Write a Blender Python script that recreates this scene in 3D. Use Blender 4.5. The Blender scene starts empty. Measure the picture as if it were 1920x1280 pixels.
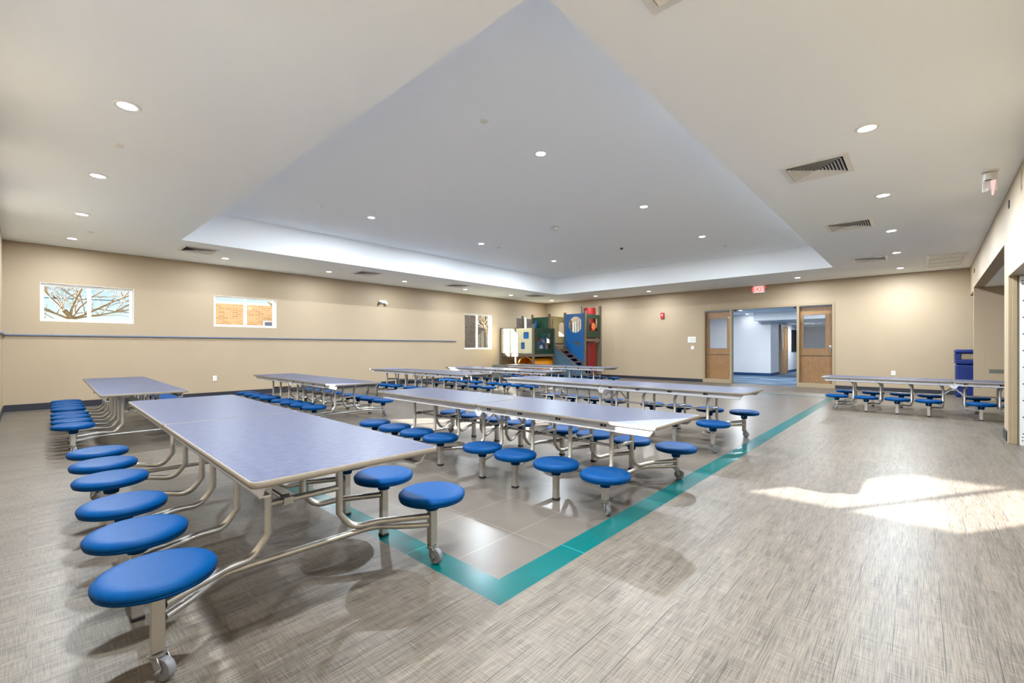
import bpy, bmesh, math, random
from mathutils import Vector, Matrix
random.seed(7)
S = 1.2                      # every length below is in units of the camera height (1.2 m)
PI = math.pi
sc = bpy.context.scene
C = sc.collection

# ------------------------------------------------------------------ materials
def srgb(r, g, b):
    f = lambda c: (c/255/12.92) if c/255 <= 0.04045 else ((c/255+0.055)/1.055)**2.4
    return (f(r), f(g), f(b), 1.0)

class NT:
    def __init__(s, name):
        s.m = bpy.data.materials.new(name); s.m.use_nodes = True
        s.t = s.m.node_tree; s.n = s.t.nodes; s.l = s.t.links
        s.n.clear()
        s.out = s.n.new('ShaderNodeOutputMaterial')
    def add(s, typ, **kw):
        n = s.n.new(typ)
        for k, v in kw.items():
            if k.startswith('i_'):
                key = k[2:]
                n.inputs[int(key) if key.isdigit() else key.replace('_', ' ')].default_value = v
            else: setattr(n, k, v)
        return n
    def link(s, a, ao, b, bi): s.l.new(a.outputs[ao], b.inputs[bi])

def pbr(name, col, rough=0.5, metal=0.0, noise=0.0, nscale=8.0, bump=0.0, bscale=200.0, spec=0.5, stretch=(1,1,1), col2=None, coat=0.0, detail=3.0):
    t = NT(name)
    b = t.add('ShaderNodeBsdfPrincipled'); t.link(b, 0, t.out, 0)
    b.inputs['Roughness'].default_value = rough; b.inputs['Metallic'].default_value = metal
    b.inputs['Specular IOR Level'].default_value = spec
    b.inputs['Coat Weight'].default_value = coat
    b.inputs['Base Color'].default_value = col
    tc = t.add('ShaderNodeTexCoord'); mp = t.add('ShaderNodeMapping'); mp.inputs['Scale'].default_value = stretch
    t.link(tc, 'Object', mp, 0)
    nz = t.add('ShaderNodeTexNoise'); nz.inputs['Scale'].default_value = nscale; nz.inputs['Detail'].default_value = detail
    t.link(mp, 0, nz, 'Vector')
    c2 = col2 or tuple(min(1, c*(1-noise)) for c in col[:3])+(1,)
    if noise or col2:
        r = t.add('ShaderNodeValToRGB'); r.color_ramp.elements[0].position = .35; r.color_ramp.elements[1].position = .65
        r.color_ramp.elements[0].color = c2; r.color_ramp.elements[1].color = col
        t.link(nz, 'Fac', r, 0); t.link(r, 0, b, 'Base Color')
    if bump:
        n2 = t.add('ShaderNodeTexNoise'); n2.inputs['Scale'].default_value = bscale; t.link(tc, 'Object', n2, 'Vector')
        bp = t.add('ShaderNodeBump'); bp.inputs['Strength'].default_value = bump; bp.inputs['Distance'].default_value = .002
        t.link(n2, 'Fac', bp, 'Height'); t.link(bp, 0, b, 'Normal')
    return t.m

def emit(name, col, strength):
    t = NT(name); e = t.add('ShaderNodeEmission'); e.inputs[0].default_value = col; e.inputs[1].default_value = strength
    t.link(e, 0, t.out, 0); return t.m

def glass(name, tint=(1,1,1,1), mirror=1.0):
    t = NT(name)
    tr = t.add('ShaderNodeBsdfTransparent'); tr.inputs[0].default_value = tint
    gl = t.add('ShaderNodeBsdfGlossy'); gl.inputs['Roughness'].default_value = 0.01
    fr = t.add('ShaderNodeFresnel'); fr.inputs[0].default_value = 1.45
    mm = t.add('ShaderNodeMath', operation='MULTIPLY'); mm.inputs[1].default_value = mirror
    mx = t.add('ShaderNodeMixShader')
    t.link(fr, 0, mm, 0); t.link(mm, 0, mx, 0); t.link(tr, 0, mx, 1); t.link(gl, 0, mx, 2); t.link(mx, 0, t.out, 0)
    return t.m

M = {}
M['wall'] = pbr('tan_wall_paint', srgb(168,150,124), .6, noise=.03, nscale=1.5, bump=.05, bscale=300)
M['ceil'] = pbr('white_ceiling_paint', srgb(245,250,255), .75, noise=.015, nscale=1.2)
M['white'] = pbr('white_trim', srgb(236,236,232), .4, noise=.02, nscale=20)
M['whitemetal'] = pbr('white_enamel', srgb(228,228,226), .35, noise=.02, nscale=20)
M['base'] = pbr('dark_rubber_base', srgb(34,36,46), .45, noise=.15, nscale=30)
M['bluebase'] = pbr('blue_rubber_base', srgb(28,68,118), .45, noise=.1, nscale=30)
M['frame'] = pbr('beige_painted_frame', srgb(158,140,112), .45, noise=.04, nscale=15)
M['nickel'] = pbr('satin_nickel_paint', srgb(194,192,188), .34, metal=.75, noise=.05, nscale=60)
M['alu'] = pbr('aluminium_apron', srgb(224,226,230), .4, metal=.1, noise=.04, nscale=40)
M['steel'] = pbr('zinc_steel', srgb(190,190,190), .25, metal=.95, noise=.12, nscale=60)
M['dark'] = pbr('black_plastic', srgb(22,22,24), .5, noise=.1, nscale=40)
M['rubber'] = pbr('grey_caster_rubber', srgb(112,114,118), .45, noise=.08, nscale=40)
M['blue'] = pbr('blue_moulded_plastic', srgb(0,60,112), .45, noise=.12, nscale=25, bump=.12, bscale=700, spec=.06)
M['edge'] = pbr('taupe_vinyl_edge', srgb(124,116,104), .45, noise=.06, nscale=60)
M['lam'] = pbr('blue_grey_laminate', srgb(82,86,104), .36, noise=.1, nscale=22, stretch=(1,2.4,1), col2=srgb(66,71,90), detail=8, spec=.07)
M['glass'] = glass('window_glass')
M['liteglass'] = glass('sidelight_glass', mirror=1.6)
M['lens'] = emit('downlight_lens', (1,.99,.975,1), 16)
M['black'] = pbr('black_void', srgb(10,10,10), .8, noise=.1, nscale=40)
M['rail'] = pbr('slate_blue_rail', srgb(84,98,122), .4, noise=.25, nscale=60, col2=srgb(112,126,150))
M['red'] = pbr('red_plastic', srgb(128,12,10), .35, noise=.06, nscale=8)
M['green'] = pbr('green_plastic', srgb(12,66,46), .4, noise=.06, nscale=8)
M['green2'] = pbr('dark_green_plastic', srgb(14,46,28), .4, noise=.06, nscale=8)
M['pblue'] = pbr('blue_plastic_panel', srgb(10,86,146), .4, noise=.05, nscale=8)
M['slate'] = pbr('slate_blue_panel', srgb(66,94,114), .45, noise=.05, nscale=8)
M['cream'] = pbr('cream_panel', srgb(188,182,150), .45, noise=.04, nscale=8)
M['tan'] = pbr('tan_panel', srgb(160,144,98), .45, noise=.04, nscale=8)
M['post'] = pbr('taupe_post', srgb(98,85,70), .45, noise=.08, nscale=20)
M['yellow'] = pbr('yellow_plastic', srgb(190,120,10), .35, noise=.05, nscale=8)
M['orange'] = pbr('orange_plastic', srgb(205,96,44), .4, noise=.05, nscale=8)
M['binblue'] = pbr('royal_blue_plastic', srgb(4,34,104), .35, noise=.05, nscale=8)
M['grey'] = pbr('grey_plastic', srgb(104,108,100), .5, noise=.12, nscale=40)
M['corr'] = pbr('corridor_white_paint', srgb(226,228,232), .55, noise=.02, nscale=3)
M['firered'] = pbr('alarm_red', srgb(170,24,24), .4, noise=.05, nscale=10)
M['bark'] = pbr('tree_bark', srgb(140,122,98), .9, noise=.35, nscale=20)
M['ground'] = pbr('dry_lawn', srgb(132,134,104), .95, noise=.25, nscale=1.5)
M['mat'] = pbr('black_entry_mat', srgb(40,38,36), .9, noise=.3, nscale=120)
M['signred'] = emit('exit_letter_red', srgb(250,70,70), 1.1)
M['signface'] = emit('exit_sign_face', srgb(250,205,198), .62)
M['paper'] = pbr('white_paper_sign', srgb(235,233,226), .6, noise=.03, nscale=30)
M['print'] = pbr('grey_print', srgb(150,150,150), .6, noise=.05, nscale=30)
M['siding'] = pbr('white_siding', srgb(215,222,232), .6, noise=.05, nscale=3)
M['skyglass'] = pbr('dark_blue_pane', srgb(70,96,140), .1, noise=.1, nscale=2)

def wood(name, c1, c2):
    t = NT(name); b = t.add('ShaderNodeBsdfPrincipled'); t.link(b, 0, t.out, 0)
    b.inputs['Roughness'].default_value = .35
    tc = t.add('ShaderNodeTexCoord'); mp = t.add('ShaderNodeMapping'); mp.inputs['Scale'].default_value = (14, 14, 1.2)
    nz = t.add('ShaderNodeTexNoise'); nz.inputs['Scale'].default_value = 4; nz.inputs['Detail'].default_value = 6; nz.inputs['Distortion'].default_value = .6
    r = t.add('ShaderNodeValToRGB'); r.color_ramp.elements[0].position = .3; r.color_ramp.elements[1].position = .7
    r.color_ramp.elements[0].color = c1; r.color_ramp.elements[1].color = c2
    t.link(tc, 'Object', mp, 0); t.link(mp, 0, nz, 'Vector'); t.link(nz, 'Fac', r, 0); t.link(r, 0, b, 'Base Color')
    return t.m
M['oak'] = wood('oak_veneer', srgb(172,124,76), srgb(200,154,104))

def brick(name, c1, c2, mort, w=.24, h=.08, ms=.012):
    t = NT(name); b = t.add('ShaderNodeBsdfPrincipled'); t.link(b, 0, t.out, 0); b.inputs['Roughness'].default_value = .85
    tc = t.add('ShaderNodeTexCoord'); sx = t.add('ShaderNodeSeparateXYZ'); cx = t.add('ShaderNodeCombineXYZ')
    ad = t.add('ShaderNodeMath', operation='ADD')
    t.link(tc, 'Object', sx, 0); t.link(sx, 'X', ad, 0); t.link(sx, 'Y', ad, 1); t.link(ad, 0, cx, 'X'); t.link(sx, 'Z', cx, 'Y')
    br = t.add('ShaderNodeTexBrick'); br.inputs['Scale'].default_value = 1; br.inputs['Brick Width'].default_value = w
    br.inputs['Row Height'].default_value = h; br.inputs['Mortar Size'].default_value = ms
    br.inputs['Color1'].default_value = c1; br.inputs['Color2'].default_value = c2; br.inputs['Mortar'].default_value = mort
    t.link(cx, 0, br, 'Vector'); t.link(br, 'Color', b, 'Base Color'); return t.m
M['brick'] = brick('orange_brick', srgb(226,184,138), srgb(206,152,108), srgb(215,200,178))
M['brick2'] = brick('brown_brick', srgb(136,120,104), srgb(104,88,76), srgb(150,144,136))

def floor_mat():
    t = NT('linen_plank_floor'); b = t.add('ShaderNodeBsdfPrincipled'); t.link(b, 0, t.out, 0)
    tc = t.add('ShaderNodeTexCoord')
    def noise(scale, detail=2.0, stretch=None, dist=0):
        mp = t.add('ShaderNodeMapping'); mp.inputs['Scale'].default_value = stretch or (1,1,1)
        n = t.add('ShaderNodeTexNoise'); n.inputs['Scale'].default_value = scale; n.inputs['Detail'].default_value = detail
        n.inputs['Distortion'].default_value = dist
        t.link(tc, 'Object', mp, 0); t.link(mp, 0, n, 'Vector'); return n
    def mth(op, a, bb, c=None):
        n = t.add('ShaderNodeMath', operation=op)
        for i, v in enumerate((a, bb, c)):
            if v is None: continue
            if isinstance(v, (int, float)): n.inputs[i].default_value = v
            else: t.link(v[0], v[1], n, i)
        return (n, 0)
    br = t.add('ShaderNodeTexBrick'); br.offset = .5; br.inputs['Scale'].default_value = 1
    br.inputs['Brick Width'].default_value = .92; br.inputs['Row Height'].default_value = .153
    br.inputs['Mortar Size'].default_value = .0011; br.inputs['Mortar Smooth'].default_value = .2
    br.inputs['Color1'].default_value = (0,0,0,1); br.inputs['Color2'].default_value = (1,1,1,1); br.inputs['Mortar'].default_value = (.5,.5,.5,1)
    t.link(tc, 'Object', br, 'Vector')
    # woven threads: along the plank and across it, in broken runs
    l1 = noise(1, 3, (7, 300, 1)); l2 = noise(1, 3, (330, 9, 1)); big = noise(1.3, 2)
    runs = noise(1, 1, (2.2, 26, 1))
    a = mth('ADD', mth('MULTIPLY', (l1, 'Fac'), .62), mth('MULTIPLY', (l2, 'Fac'), .38))
    a = mth('ADD', a, mth('MULTIPLY', mth('SUBTRACT', (runs, 'Fac'), .5), .16))
    sep = t.add('ShaderNodeSeparateColor'); t.link(br, 'Color', sep, 0)
    a = mth('ADD', a, mth('MULTIPLY', mth('SUBTRACT', (sep, 0), .5), .05))
    r = t.add('ShaderNodeValToRGB'); e = r.color_ramp.elements
    e[0].position = .38; e[0].color = srgb(66,61,54); e[1].position = .63; e[1].color = srgb(120,111,100)
    m = r.color_ramp.elements.new(.48); m.color = srgb(95,88,79)
    t.link(a[0], 0, r, 0)
    # dark accent lines: thin seams kept only where a mask allows
    msk = noise(1, 1, (2.2, 13, 1)); rr = t.add('ShaderNodeValToRGB'); rr.color_ramp.elements[0].position = .50; rr.color_ramp.elements[1].position = .53
    t.link(msk, 'Fac', rr, 0)
    ac = t.add('ShaderNodeTexBrick'); ac.offset = .37; ac.inputs['Scale'].default_value = 1; ac.inputs['Brick Width'].default_value = 9.0
    ac.inputs['Row Height'].default_value = .0765; ac.inputs['Mortar Size'].default_value = .0019; ac.inputs['Mortar Smooth'].default_value = .3
    t.link(tc, 'Object', ac, 'Vector')
    mx = t.add('ShaderNodeMix', data_type='RGBA'); t.link(mth('MULTIPLY', (ac, 'Fac'), (rr, 0))[0], 0, mx, 0)
    t.link(r, 0, mx, 6); mx.inputs[7].default_value = srgb(50,50,46)
    mx2 = t.add('ShaderNodeMix', data_type='RGBA'); t.link(mth('MULTIPLY', (br, 'Fac'), .5)[0], 0, mx2, 0)
    t.link(mx, 2, mx2, 6); mx2.inputs[7].default_value = srgb(96,90,82)
    t.link(mx2, 2, b, 'Base Color')
    rg = mth('ADD', mth('MULTIPLY', (big, 'Fac'), .10), .33); t.link(rg[0], 0, b, 'Roughness')
    b.inputs['Specular IOR Level'].default_value = .16
    return t.m
M['plank'] = floor_mat()

def tile_mat(name, col, col2, w, off=(0,0), grout=None, rough=.28):
    t = NT(name); b = t.add('ShaderNodeBsdfPrincipled'); t.link(b, 0, t.out, 0)
    tc = t.add('ShaderNodeTexCoord'); mp = t.add('ShaderNodeMapping'); mp.inputs['Location'].default_value = (off[0], off[1], 0)
    t.link(tc, 'Object', mp, 0)
    br = t.add('ShaderNodeTexBrick'); br.offset = 0; br.inputs['Scale'].default_value = 1
    br.inputs['Brick Width'].default_value = w; br.inputs['Row Height'].default_value = w; br.inputs['Mortar Size'].default_value = .0016
    br.inputs['Color1'].default_value = col; br.inputs['Color2'].default_value = col2; br.inputs['Mortar'].default_value = grout or col
    t.link(mp, 0, br, 'Vector')
    nz = t.add('ShaderNodeTexNoise'); nz.inputs['Scale'].default_value = 5; nz.inputs['Detail'].default_value = 6; t.link(tc, 'Object', nz, 'Vector')
    mx = t.add('ShaderNodeMix', data_type='RGBA', blend_type='MULTIPLY'); mx.inputs[0].default_value = .25
    t.link(br, 'Color', mx, 6); t.link(nz, 'Fac', mx, 7); t.link(mx, 2, b, 'Base Color')
    b.inputs['Roughness'].default_value = rough; b.inputs['Specular IOR Level'].default_value = .16
    return t.m
M['tile'] = tile_mat('taupe_floor_tile', srgb(104,97,89), srgb(98,91,84), .48, off=(-1.776*S, -1.61*S), grout=srgb(150,141,131))
M['teal'] = tile_mat('teal_floor_border', srgb(0,88,88), srgb(0,84,84), 1.1, grout=srgb(60,178,174), rough=.24)

def carpet_mat():
    t = NT('blue_wave_carpet'); b = t.add('ShaderNodeBsdfPrincipled'); t.link(b, 0, t.out, 0); b.inputs['Roughness'].default_value = .9
    tc = t.add('ShaderNodeTexCoord'); mp = t.add('ShaderNodeMapping'); mp.inputs['Scale'].default_value = (2.6, .55, 1)
    nz = t.add('ShaderNodeTexNoise'); nz.inputs['Scale'].default_value = 1.6; nz.inputs['Detail'].default_value = 5
    t.link(tc, 'Object', mp, 0); t.link(mp, 0, nz, 'Vector')
    r = t.add('ShaderNodeValToRGB'); e = r.color_ramp.elements; e[0].position = .40; e[0].color = srgb(30,52,78); e[1].position = .60; e[1].color = srgb(120,138,156)
    m = e.new(.5); m.color = srgb(66,96,122)
    t.link(nz, 'Fac', r, 0); t.link(r, 0, b, 'Base Color'); return t.m
M['carpet'] = carpet_mat()

# ------------------------------------------------------------------ mesh helpers
def quad(bm, pts, mi=0):
    f = bm.faces.new([bm.verts.new(Vector(p)) for p in pts]); f.material_index = mi; return f
def box(bm, a, b, mi=0, bevel=0, seg=2):
    x0, y0, z0 = a; x1, y1, z1 = b
    x0, x1 = min(x0,x1), max(x0,x1); y0, y1 = min(y0,y1), max(y0,y1); z0, z1 = min(z0,z1), max(z0,z1)
    v = [bm.verts.new(p) for p in ((x0,y0,z0),(x1,y0,z0),(x1,y1,z0),(x0,y1,z0),(x0,y0,z1),(x1,y0,z1),(x1,y1,z1),(x0,y1,z1))]
    fs = [bm.faces.new([v[i] for i in q]) for q in ((0,3,2,1),(4,5,6,7),(0,1,5,4),(1,2,6,5),(2,3,7,6),(3,0,4,7))]
    for f in fs: f.material_index = mi
    if bevel:
        es = {e for f in fs for e in f.edges}
        bmesh.ops.bevel(bm, geom=list(es), offset=bevel, segments=seg, profile=.5, affect='EDGES', material=mi)
def fillet(pts, r, n=5):
    pts = [Vector(p) for p in pts]; out = [pts[0]]
    for i in range(1, len(pts)-1):
        a, b, c = pts[i-1], pts[i], pts[i+1]
        d1 = (a-b); d2 = (c-b); rr = min(r, d1.length*.49, d2.length*.49)
        p, q = b+d1.normalized()*rr, b+d2.normalized()*rr
        for k in range(n+1):
            u = k/n; out.append((1-u)**2*p+2*u*(1-u)*b+u*u*q)
    out.append(pts[-1]); return out
def tube(bm, pts, r, seg=10, mi=0, r2=None, cap=True):
    pts = [Vector(p) for p in pts]; n = len(pts); rings = []
    t0 = (pts[1]-pts[0]).normalized(); ref = Vector((0,0,1)) if abs(t0.z) < .9 else Vector((1,0,0))
    nrm = t0.cross(ref).normalized()
    for i, p in enumerate(pts):
        t = ((pts[min(i+1,n-1)]-pts[max(i-1,0)])).normalized()
        nrm = (nrm - t*nrm.dot(t)).normalized(); bn = t.cross(nrm)
        rad = r if r2 is None else r+(r2-r)*i/(n-1)
        rings.append([bm.verts.new(p+(nrm*math.cos(2*PI*k/seg)+bn*math.sin(2*PI*k/seg))*rad) for k in range(seg)])
    for a, b in zip(rings, rings[1:]):
        for k in range(seg):
            f = bm.faces.new((a[k], a[(k+1)%seg], b[(k+1)%seg], b[k])); f.smooth = True; f.material_index = mi
    if cap:
        for rg in (rings[0][::-1], rings[-1]):
            f = bm.faces.new(rg); f.material_index = mi
def lathe(bm, prof, seg=32, c=(0,0,0), mi=0, axis='z', cap=True):
    c = Vector(c); rings = []
    for r, z in prof:
        ring = []
        for k in range(seg):
            a = 2*PI*k/seg; x, y = r*math.cos(a), r*math.sin(a)
            p = {'z': (x, y, z), 'x': (z, x, y), 'y': (x, z, -y)}[axis]
            ring.append(bm.verts.new(c+Vector(p)))
        rings.append(ring)
    for a, b in zip(rings, rings[1:]):
        for k in range(seg):
            f = bm.faces.new((a[k], a[(k+1)%seg], b[(k+1)%seg], b[k])); f.smooth = True; f.material_index = mi
    if cap:
        f = bm.faces.new(rings[0][::-1]); f.material_index = mi
        f = bm.faces.new(rings[-1]); f.material_index = mi
def prism(bm, poly, axis, a, b, mi=0):
    """extrude a 2-D outline along an axis from a to b"""
    def P(u, v, w): return {'x': (w,u,v), 'y': (u,w,v), 'z': (u,v,w)}[axis]
    A = [bm.verts.new(P(u,v,a)) for u,v in poly]; B = [bm.verts.new(P(u,v,b)) for u,v in poly]
    n = len(poly)
    for f in [bm.faces.new(A[::-1]), bm.faces.new(B)]+[bm.faces.new((A[i],A[(i+1)%n],B[(i+1)%n],B[i])) for i in range(n)]: f.material_index = mi
def plate_hole(bm, outer, holes, axis, a, b, mi=0):
    """flat plate with holes: outer and holes are 2-D outlines; extruded from a to b along axis"""
    tb = bmesh.new(); es = []
    for lp in [outer]+holes:
        vs = [tb.verts.new((u,v,0)) for u,v in lp]
        es += [tb.edges.new((vs[i], vs[(i+1)%len(vs)])) for i in range(len(vs))]
    bmesh.ops.triangle_fill(tb, edges=es, use_beauty=True, use_dissolve=False)
    def P(p, w): return {'x': (w,p.x,p.y), 'y': (p.x,w,p.y), 'z': (p.x,p.y,w)}[axis]
    for w, fl in ((a, 1), (b, 0)):
        mp = {v: bm.verts.new(P(v.co, w)) for v in tb.verts}
        for f in tb.faces:
            vs = [mp[v] for v in f.verts]
            nf = bm.faces.new(vs[::-1] if fl else vs); nf.material_index = mi
    tb.free()
    for lp in [outer]+holes:
        n = len(lp)
        for i in range(n):
            p, q = Vector(lp[i]+(0,)), Vector(lp[(i+1)%n]+(0,))
            quad(bm, [P(p,a), P(q,a), P(q,b), P(p,b)], mi)
def circ(cx, cy, r, n=28): return [(cx+r*math.cos(2*PI*k/n), cy+r*math.sin(2*PI*k/n)) for k in range(n)]
def rect(x0, y0, x1, y1): return [(x0,y0),(x1,y0),(x1,y1),(x0,y1)]
def rrect(x0, y0, x1, y1, r, n=4):
    o = []
    for cx, cy, a0 in ((x1-r,y0+r,-90),(x1-r,y1-r,0),(x0+r,y1-r,90),(x0+r,y0+r,180)):
        o += [(cx+r*math.cos(math.radians(a0+90*k/n)), cy+r*math.sin(math.radians(a0+90*k/n))) for k in range(n+1)]
    return o

def finish(bm, name, mats, smooth_fix=True):
    bmesh.ops.scale(bm, vec=(S,S,S), verts=bm.verts)
    bmesh.ops.recalc_face_normals(bm, faces=bm.faces)
    me = bpy.data.meshes.new(name); bm.to_mesh(me); bm.free()
    for m in (mats if isinstance(mats, (list, tuple)) else [mats]): me.materials.append(m)
    if any(p.use_smooth for p in me.polygons):
        try: me.set_sharp_from_angle(angle=math.radians(42))
        except Exception: pass
    return me
def link(name, me, parent=None, loc=(0,0,0), rz=0):
    o = bpy.data.objects.new(name, me); C.objects.link(o)
    o.location = Vector(loc)*S; o.rotation_euler = (0,0,rz)
    if parent: o.parent = parent
    return o
def tag(o, label, cat, group=None):
    o['label'] = label; o['category'] = cat
    if group: o['group'] = group
    return o
def struct(o, label=None, cat=None):
    o['kind'] = 'structure'
    if label: o['label'] = label
    if cat: o['category'] = cat
    return o
def empty(name, loc=(0,0,0), rz=0):
    o = bpy.data.objects.new(name, None); C.objects.link(o); o.location = Vector(loc)*S; o.rotation_euler = (0,0,rz)
    o.empty_display_size = .1; return o
def mk(name, fn, mat, parent=None, loc=(0,0,0), rz=0):
    bm = bmesh.new(); fn(bm); return link(name, finish(bm, name, mat), parent, loc, rz)
CACHE = {}
def cached(key, name, fn, mat):
    if key not in CACHE:
        bm = bmesh.new(); fn(bm); CACHE[key] = finish(bm, name, mat)
    return CACHE[key]

# ------------------------------------------------------------------ room shell
H, HT = 2.67, 3.18
XL, XB, YF = -0.25, 13.3, 10.45
def RY(x): return -0.60-0.0148*x            # line of the right wall in plan
TX0, TX1, TY0, TY1 = 1.62, 11.32, 1.31, 8.43

def wallmesh(bm, p0, p1, n, z0, z1, holes, th):
    """wall from p0 to p1 in plan, face on the line, thickness th along n; holes (s0,s1,za,zb) along the wall"""
    p0, p1, n = Vector(p0+(0,)), Vector(p1+(0,)), Vector(n+(0,)).normalized(); L = (p1-p0).length; d = (p1-p0)/L
    ss = sorted({0, L, *[h[0] for h in holes], *[h[1] for h in holes]}); zs = sorted({z0, z1, *[h[2] for h in holes], *[h[3] for h in holes]})
    P = lambda s, z, t: p0+d*s+n*t+Vector((0,0,z))
    solid = lambda s, z: not any(h[0] < s < h[1] and h[2] < z < h[3] for h in holes)
    for a, b in zip(ss, ss[1:]):
        for c, e in zip(zs, zs[1:]):
            if b-a < 1e-6 or e-c < 1e-6: continue
            if solid((a+b)/2, (c+e)/2):
                for t in (0, th): quad(bm, [P(a,c,t), P(b,c,t), P(b,e,t), P(a,e,t)])
    for s0, s1, a, b in holes:
        quad(bm, [P(s0,a,0),P(s0,b,0),P(s0,b,th),P(s0,a,th)]); quad(bm, [P(s1,a,0),P(s1,b,0),P(s1,b,th),P(s1,a,th)])
        if b < z1: quad(bm, [P(s0,b,0),P(s1,b,0),P(s1,b,th),P(s0,b,th)])
        if a > z0: quad(bm, [P(s0,a,0),P(s1,a,0),P(s1,a,th),P(s0,a,th)])
    quad(bm, [P(0,z0,0),P(0,z1,0),P(0,z1,th),P(0,z0,th)]); quad(bm, [P(L,z0,0),P(L,z1,0),P(L,z1,th),P(L,z0,th)])
    quad(bm, [P(0,z1,0),P(L,z1,0),P(L,z1,th),P(0,z1,th)])

# floor: planks outside, teal border, taupe tile inside
BX0, BX1, BY0, BY1, BW = 1.24, 10.9, 1.2, 8.55, .137
def ffloor(bm):
    xs = [XL-.1, BX0, BX0+BW, BX1-BW, BX1, XB+.12]; ys = [-4.0, BY0, BY0+BW, BY1-BW, BY1, YF+.1]
    for i in range(5):
        for j in range(5):
            ring = 0 if i in (0,4) or j in (0,4) else (1 if i in (1,3) or j in (1,3) else 2)
            quad(bm, [(xs[i],ys[j],0),(xs[i+1],ys[j],0),(xs[i+1],ys[j+1],0),(xs[i],ys[j+1],0)], ring)
struct(mk('floor', ffloor, [M['plank'], M['teal'], M['tile']]), 'grey linen plank floor with a teal border round taupe tiles', 'floor')

def fceil(bm):
    x0, x1, y0, y1 = XL-.15, XB+.02, -1.0, YF+.15
    for a, b, c, d in ((x0,TX0,y0,y1),(TX1,x1,y0,y1),(TX0,TX1,y0,TY0),(TX0,TX1,TY1,y1)):
        quad(bm, [(a,c,H),(b,c,H),(b,d,H),(a,d,H)])
    quad(bm, [(TX0,TY0,HT),(TX1,TY0,HT),(TX1,TY1,HT),(TX0,TY1,HT)])
    for (ax,ay),(bx,by) in (((TX0,TY0),(TX1,TY0)),((TX1,TY0),(TX1,TY1)),((TX1,TY1),(TX0,TY1)),((TX0,TY1),(TX0,TY0))):
        quad(bm, [(ax,ay,H),(bx,by,H),(bx,by,HT),(ax,ay,HT)])
struct(mk('ceiling', fceil, M['ceil']), 'white ceiling with a large raised rectangular tray', 'ceiling')

TH = .14
FARW = [(.149,1.31,1.43,2.054),(2.544,3.721,1.43,2.054),(9.229,10.427,.95,2.08),(11.646,12.85,.95,2.10)]
struct(mk('wall_far', lambda bm: wallmesh(bm, (XL,YF), (XB,YF), (0,1), 0, H, [(a-XL,b-XL,c,d) for a,b,c,d in FARW], TH), M['wall']), 'long tan wall with small windows and a slate rail', 'wall')
LEFTW = [(2.13,3.30,1.43,2.05),(6.60,7.85,1.43,2.05)]
struct(mk('wall_left', lambda bm: wallmesh(bm, (XL,-.6), (XL,YF+TH), (-1,0), 0, H, [(a+.6,b+.6,c,d) for a,b,c,d in LEFTW], TH), M['wall']), 'tan side wall at the left edge of view', 'wall')
OPY0, OPY1, OPZ = 1.50, 4.63, 2.11
struct(mk('wall_back', lambda bm: wallmesh(bm, (XB,YF+TH), (XB,-4.0), (1,0), 0, H, [(YF+TH-OPY1, YF+TH-OPY0, -.01, OPZ)], TH), M['wall']), 'tan wall with the wide doorway into the corridor', 'wall')
rp0, rp1 = Vector((-.5, RY(-.5))), Vector((XB, RY(XB))); rd = (rp1-rp0).normalized(); rn = (rd.y, -rd.x)
def rs(x): return (Vector((x, RY(x)))-rp0).length
NICX0, NICX1, NICZ, PASZ = 7.38, 12.22, 2.15, 2.09
DOX0, DOX1, DOZ = 5.6, 6.98, 1.80
struct(mk('wall_right', lambda bm: wallmesh(bm, tuple(rp0), tuple(rp1), rn, 0, H, [(rs(DOX0),rs(DOX1),-.01,DOZ),(rs(NICX0),rs(NICX1),-.01,NICZ),(rs(NICX1+.13),rs(XB-.01),-.01,PASZ)], TH), M['wall']), 'tan wall with the overhead door opening and the alcove', 'wall')
def fniche(bm):
    y0, y1 = -3.2, RY(NICX1)-TH
    box(bm, (NICX1, y0, 0), (NICX1+.13, y1, H))                        # partition at the far end of the alcove
    box(bm, (NICX0-.13, y0, 0), (NICX0, RY(NICX0)-TH, H))
    box(bm, (NICX0-.13, y0-.1, 0), (XB+.1, y0, H))
struct(mk('wall_alcove', fniche, M['wall']), 'tan walls lining the alcove', 'wall')
struct(mk('ceiling_alcove', lambda bm: (prism(bm, [(NICX0,-3.2),(NICX1,-3.2),(NICX1,RY(NICX1)-TH+.004),(NICX0,RY(NICX0)-TH+.004)], 'z', NICZ, NICZ+.05), prism(bm, [(NICX1+.13,-3.2),(XB,-3.2),(XB,RY(XB)-TH+.004),(NICX1+.13,RY(NICX1+.13)-TH+.004)], 'z', PASZ, PASZ+.05)), M['ceil']), 'white lowered ceiling over the alcove', 'ceiling')

# baseboards
def bb(name, segs, mat=None, h=.085):
    def f(bm):
        for (ax,ay),(bx,by),(nx,ny) in segs:
            t = .012
            A, B, N = Vector((ax,ay,0)), Vector((bx,by,0)), Vector((nx,ny,0))*t
            poly = [A, B, B+N, A+N]
            lo = [bm.verts.new(p) for p in poly]; hi = [bm.verts.new(p+Vector((0,0,h))) for p in poly]
            bm.faces.new(lo[::-1]); bm.faces.new(hi)
            for i in range(4): bm.faces.new((lo[i], lo[(i+1)%4], hi[(i+1)%4], hi[i]))
    struct(mk(name, f, mat or M['base']), 'dark rubber baseboard', 'baseboard')
bb('baseboard_far', [((XL+.013,YF),(XB-.013,YF),(0,-1))], h=.105)
bb('baseboard_left', [((XL,-.5),(XL,YF),(1,0))])
bb('baseboard_back', [((XB,YF),(XB,OPY1+.01),(-1,0)),((XB,OPY0-.01),(XB,-3.1),(-1,0))])
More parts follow.
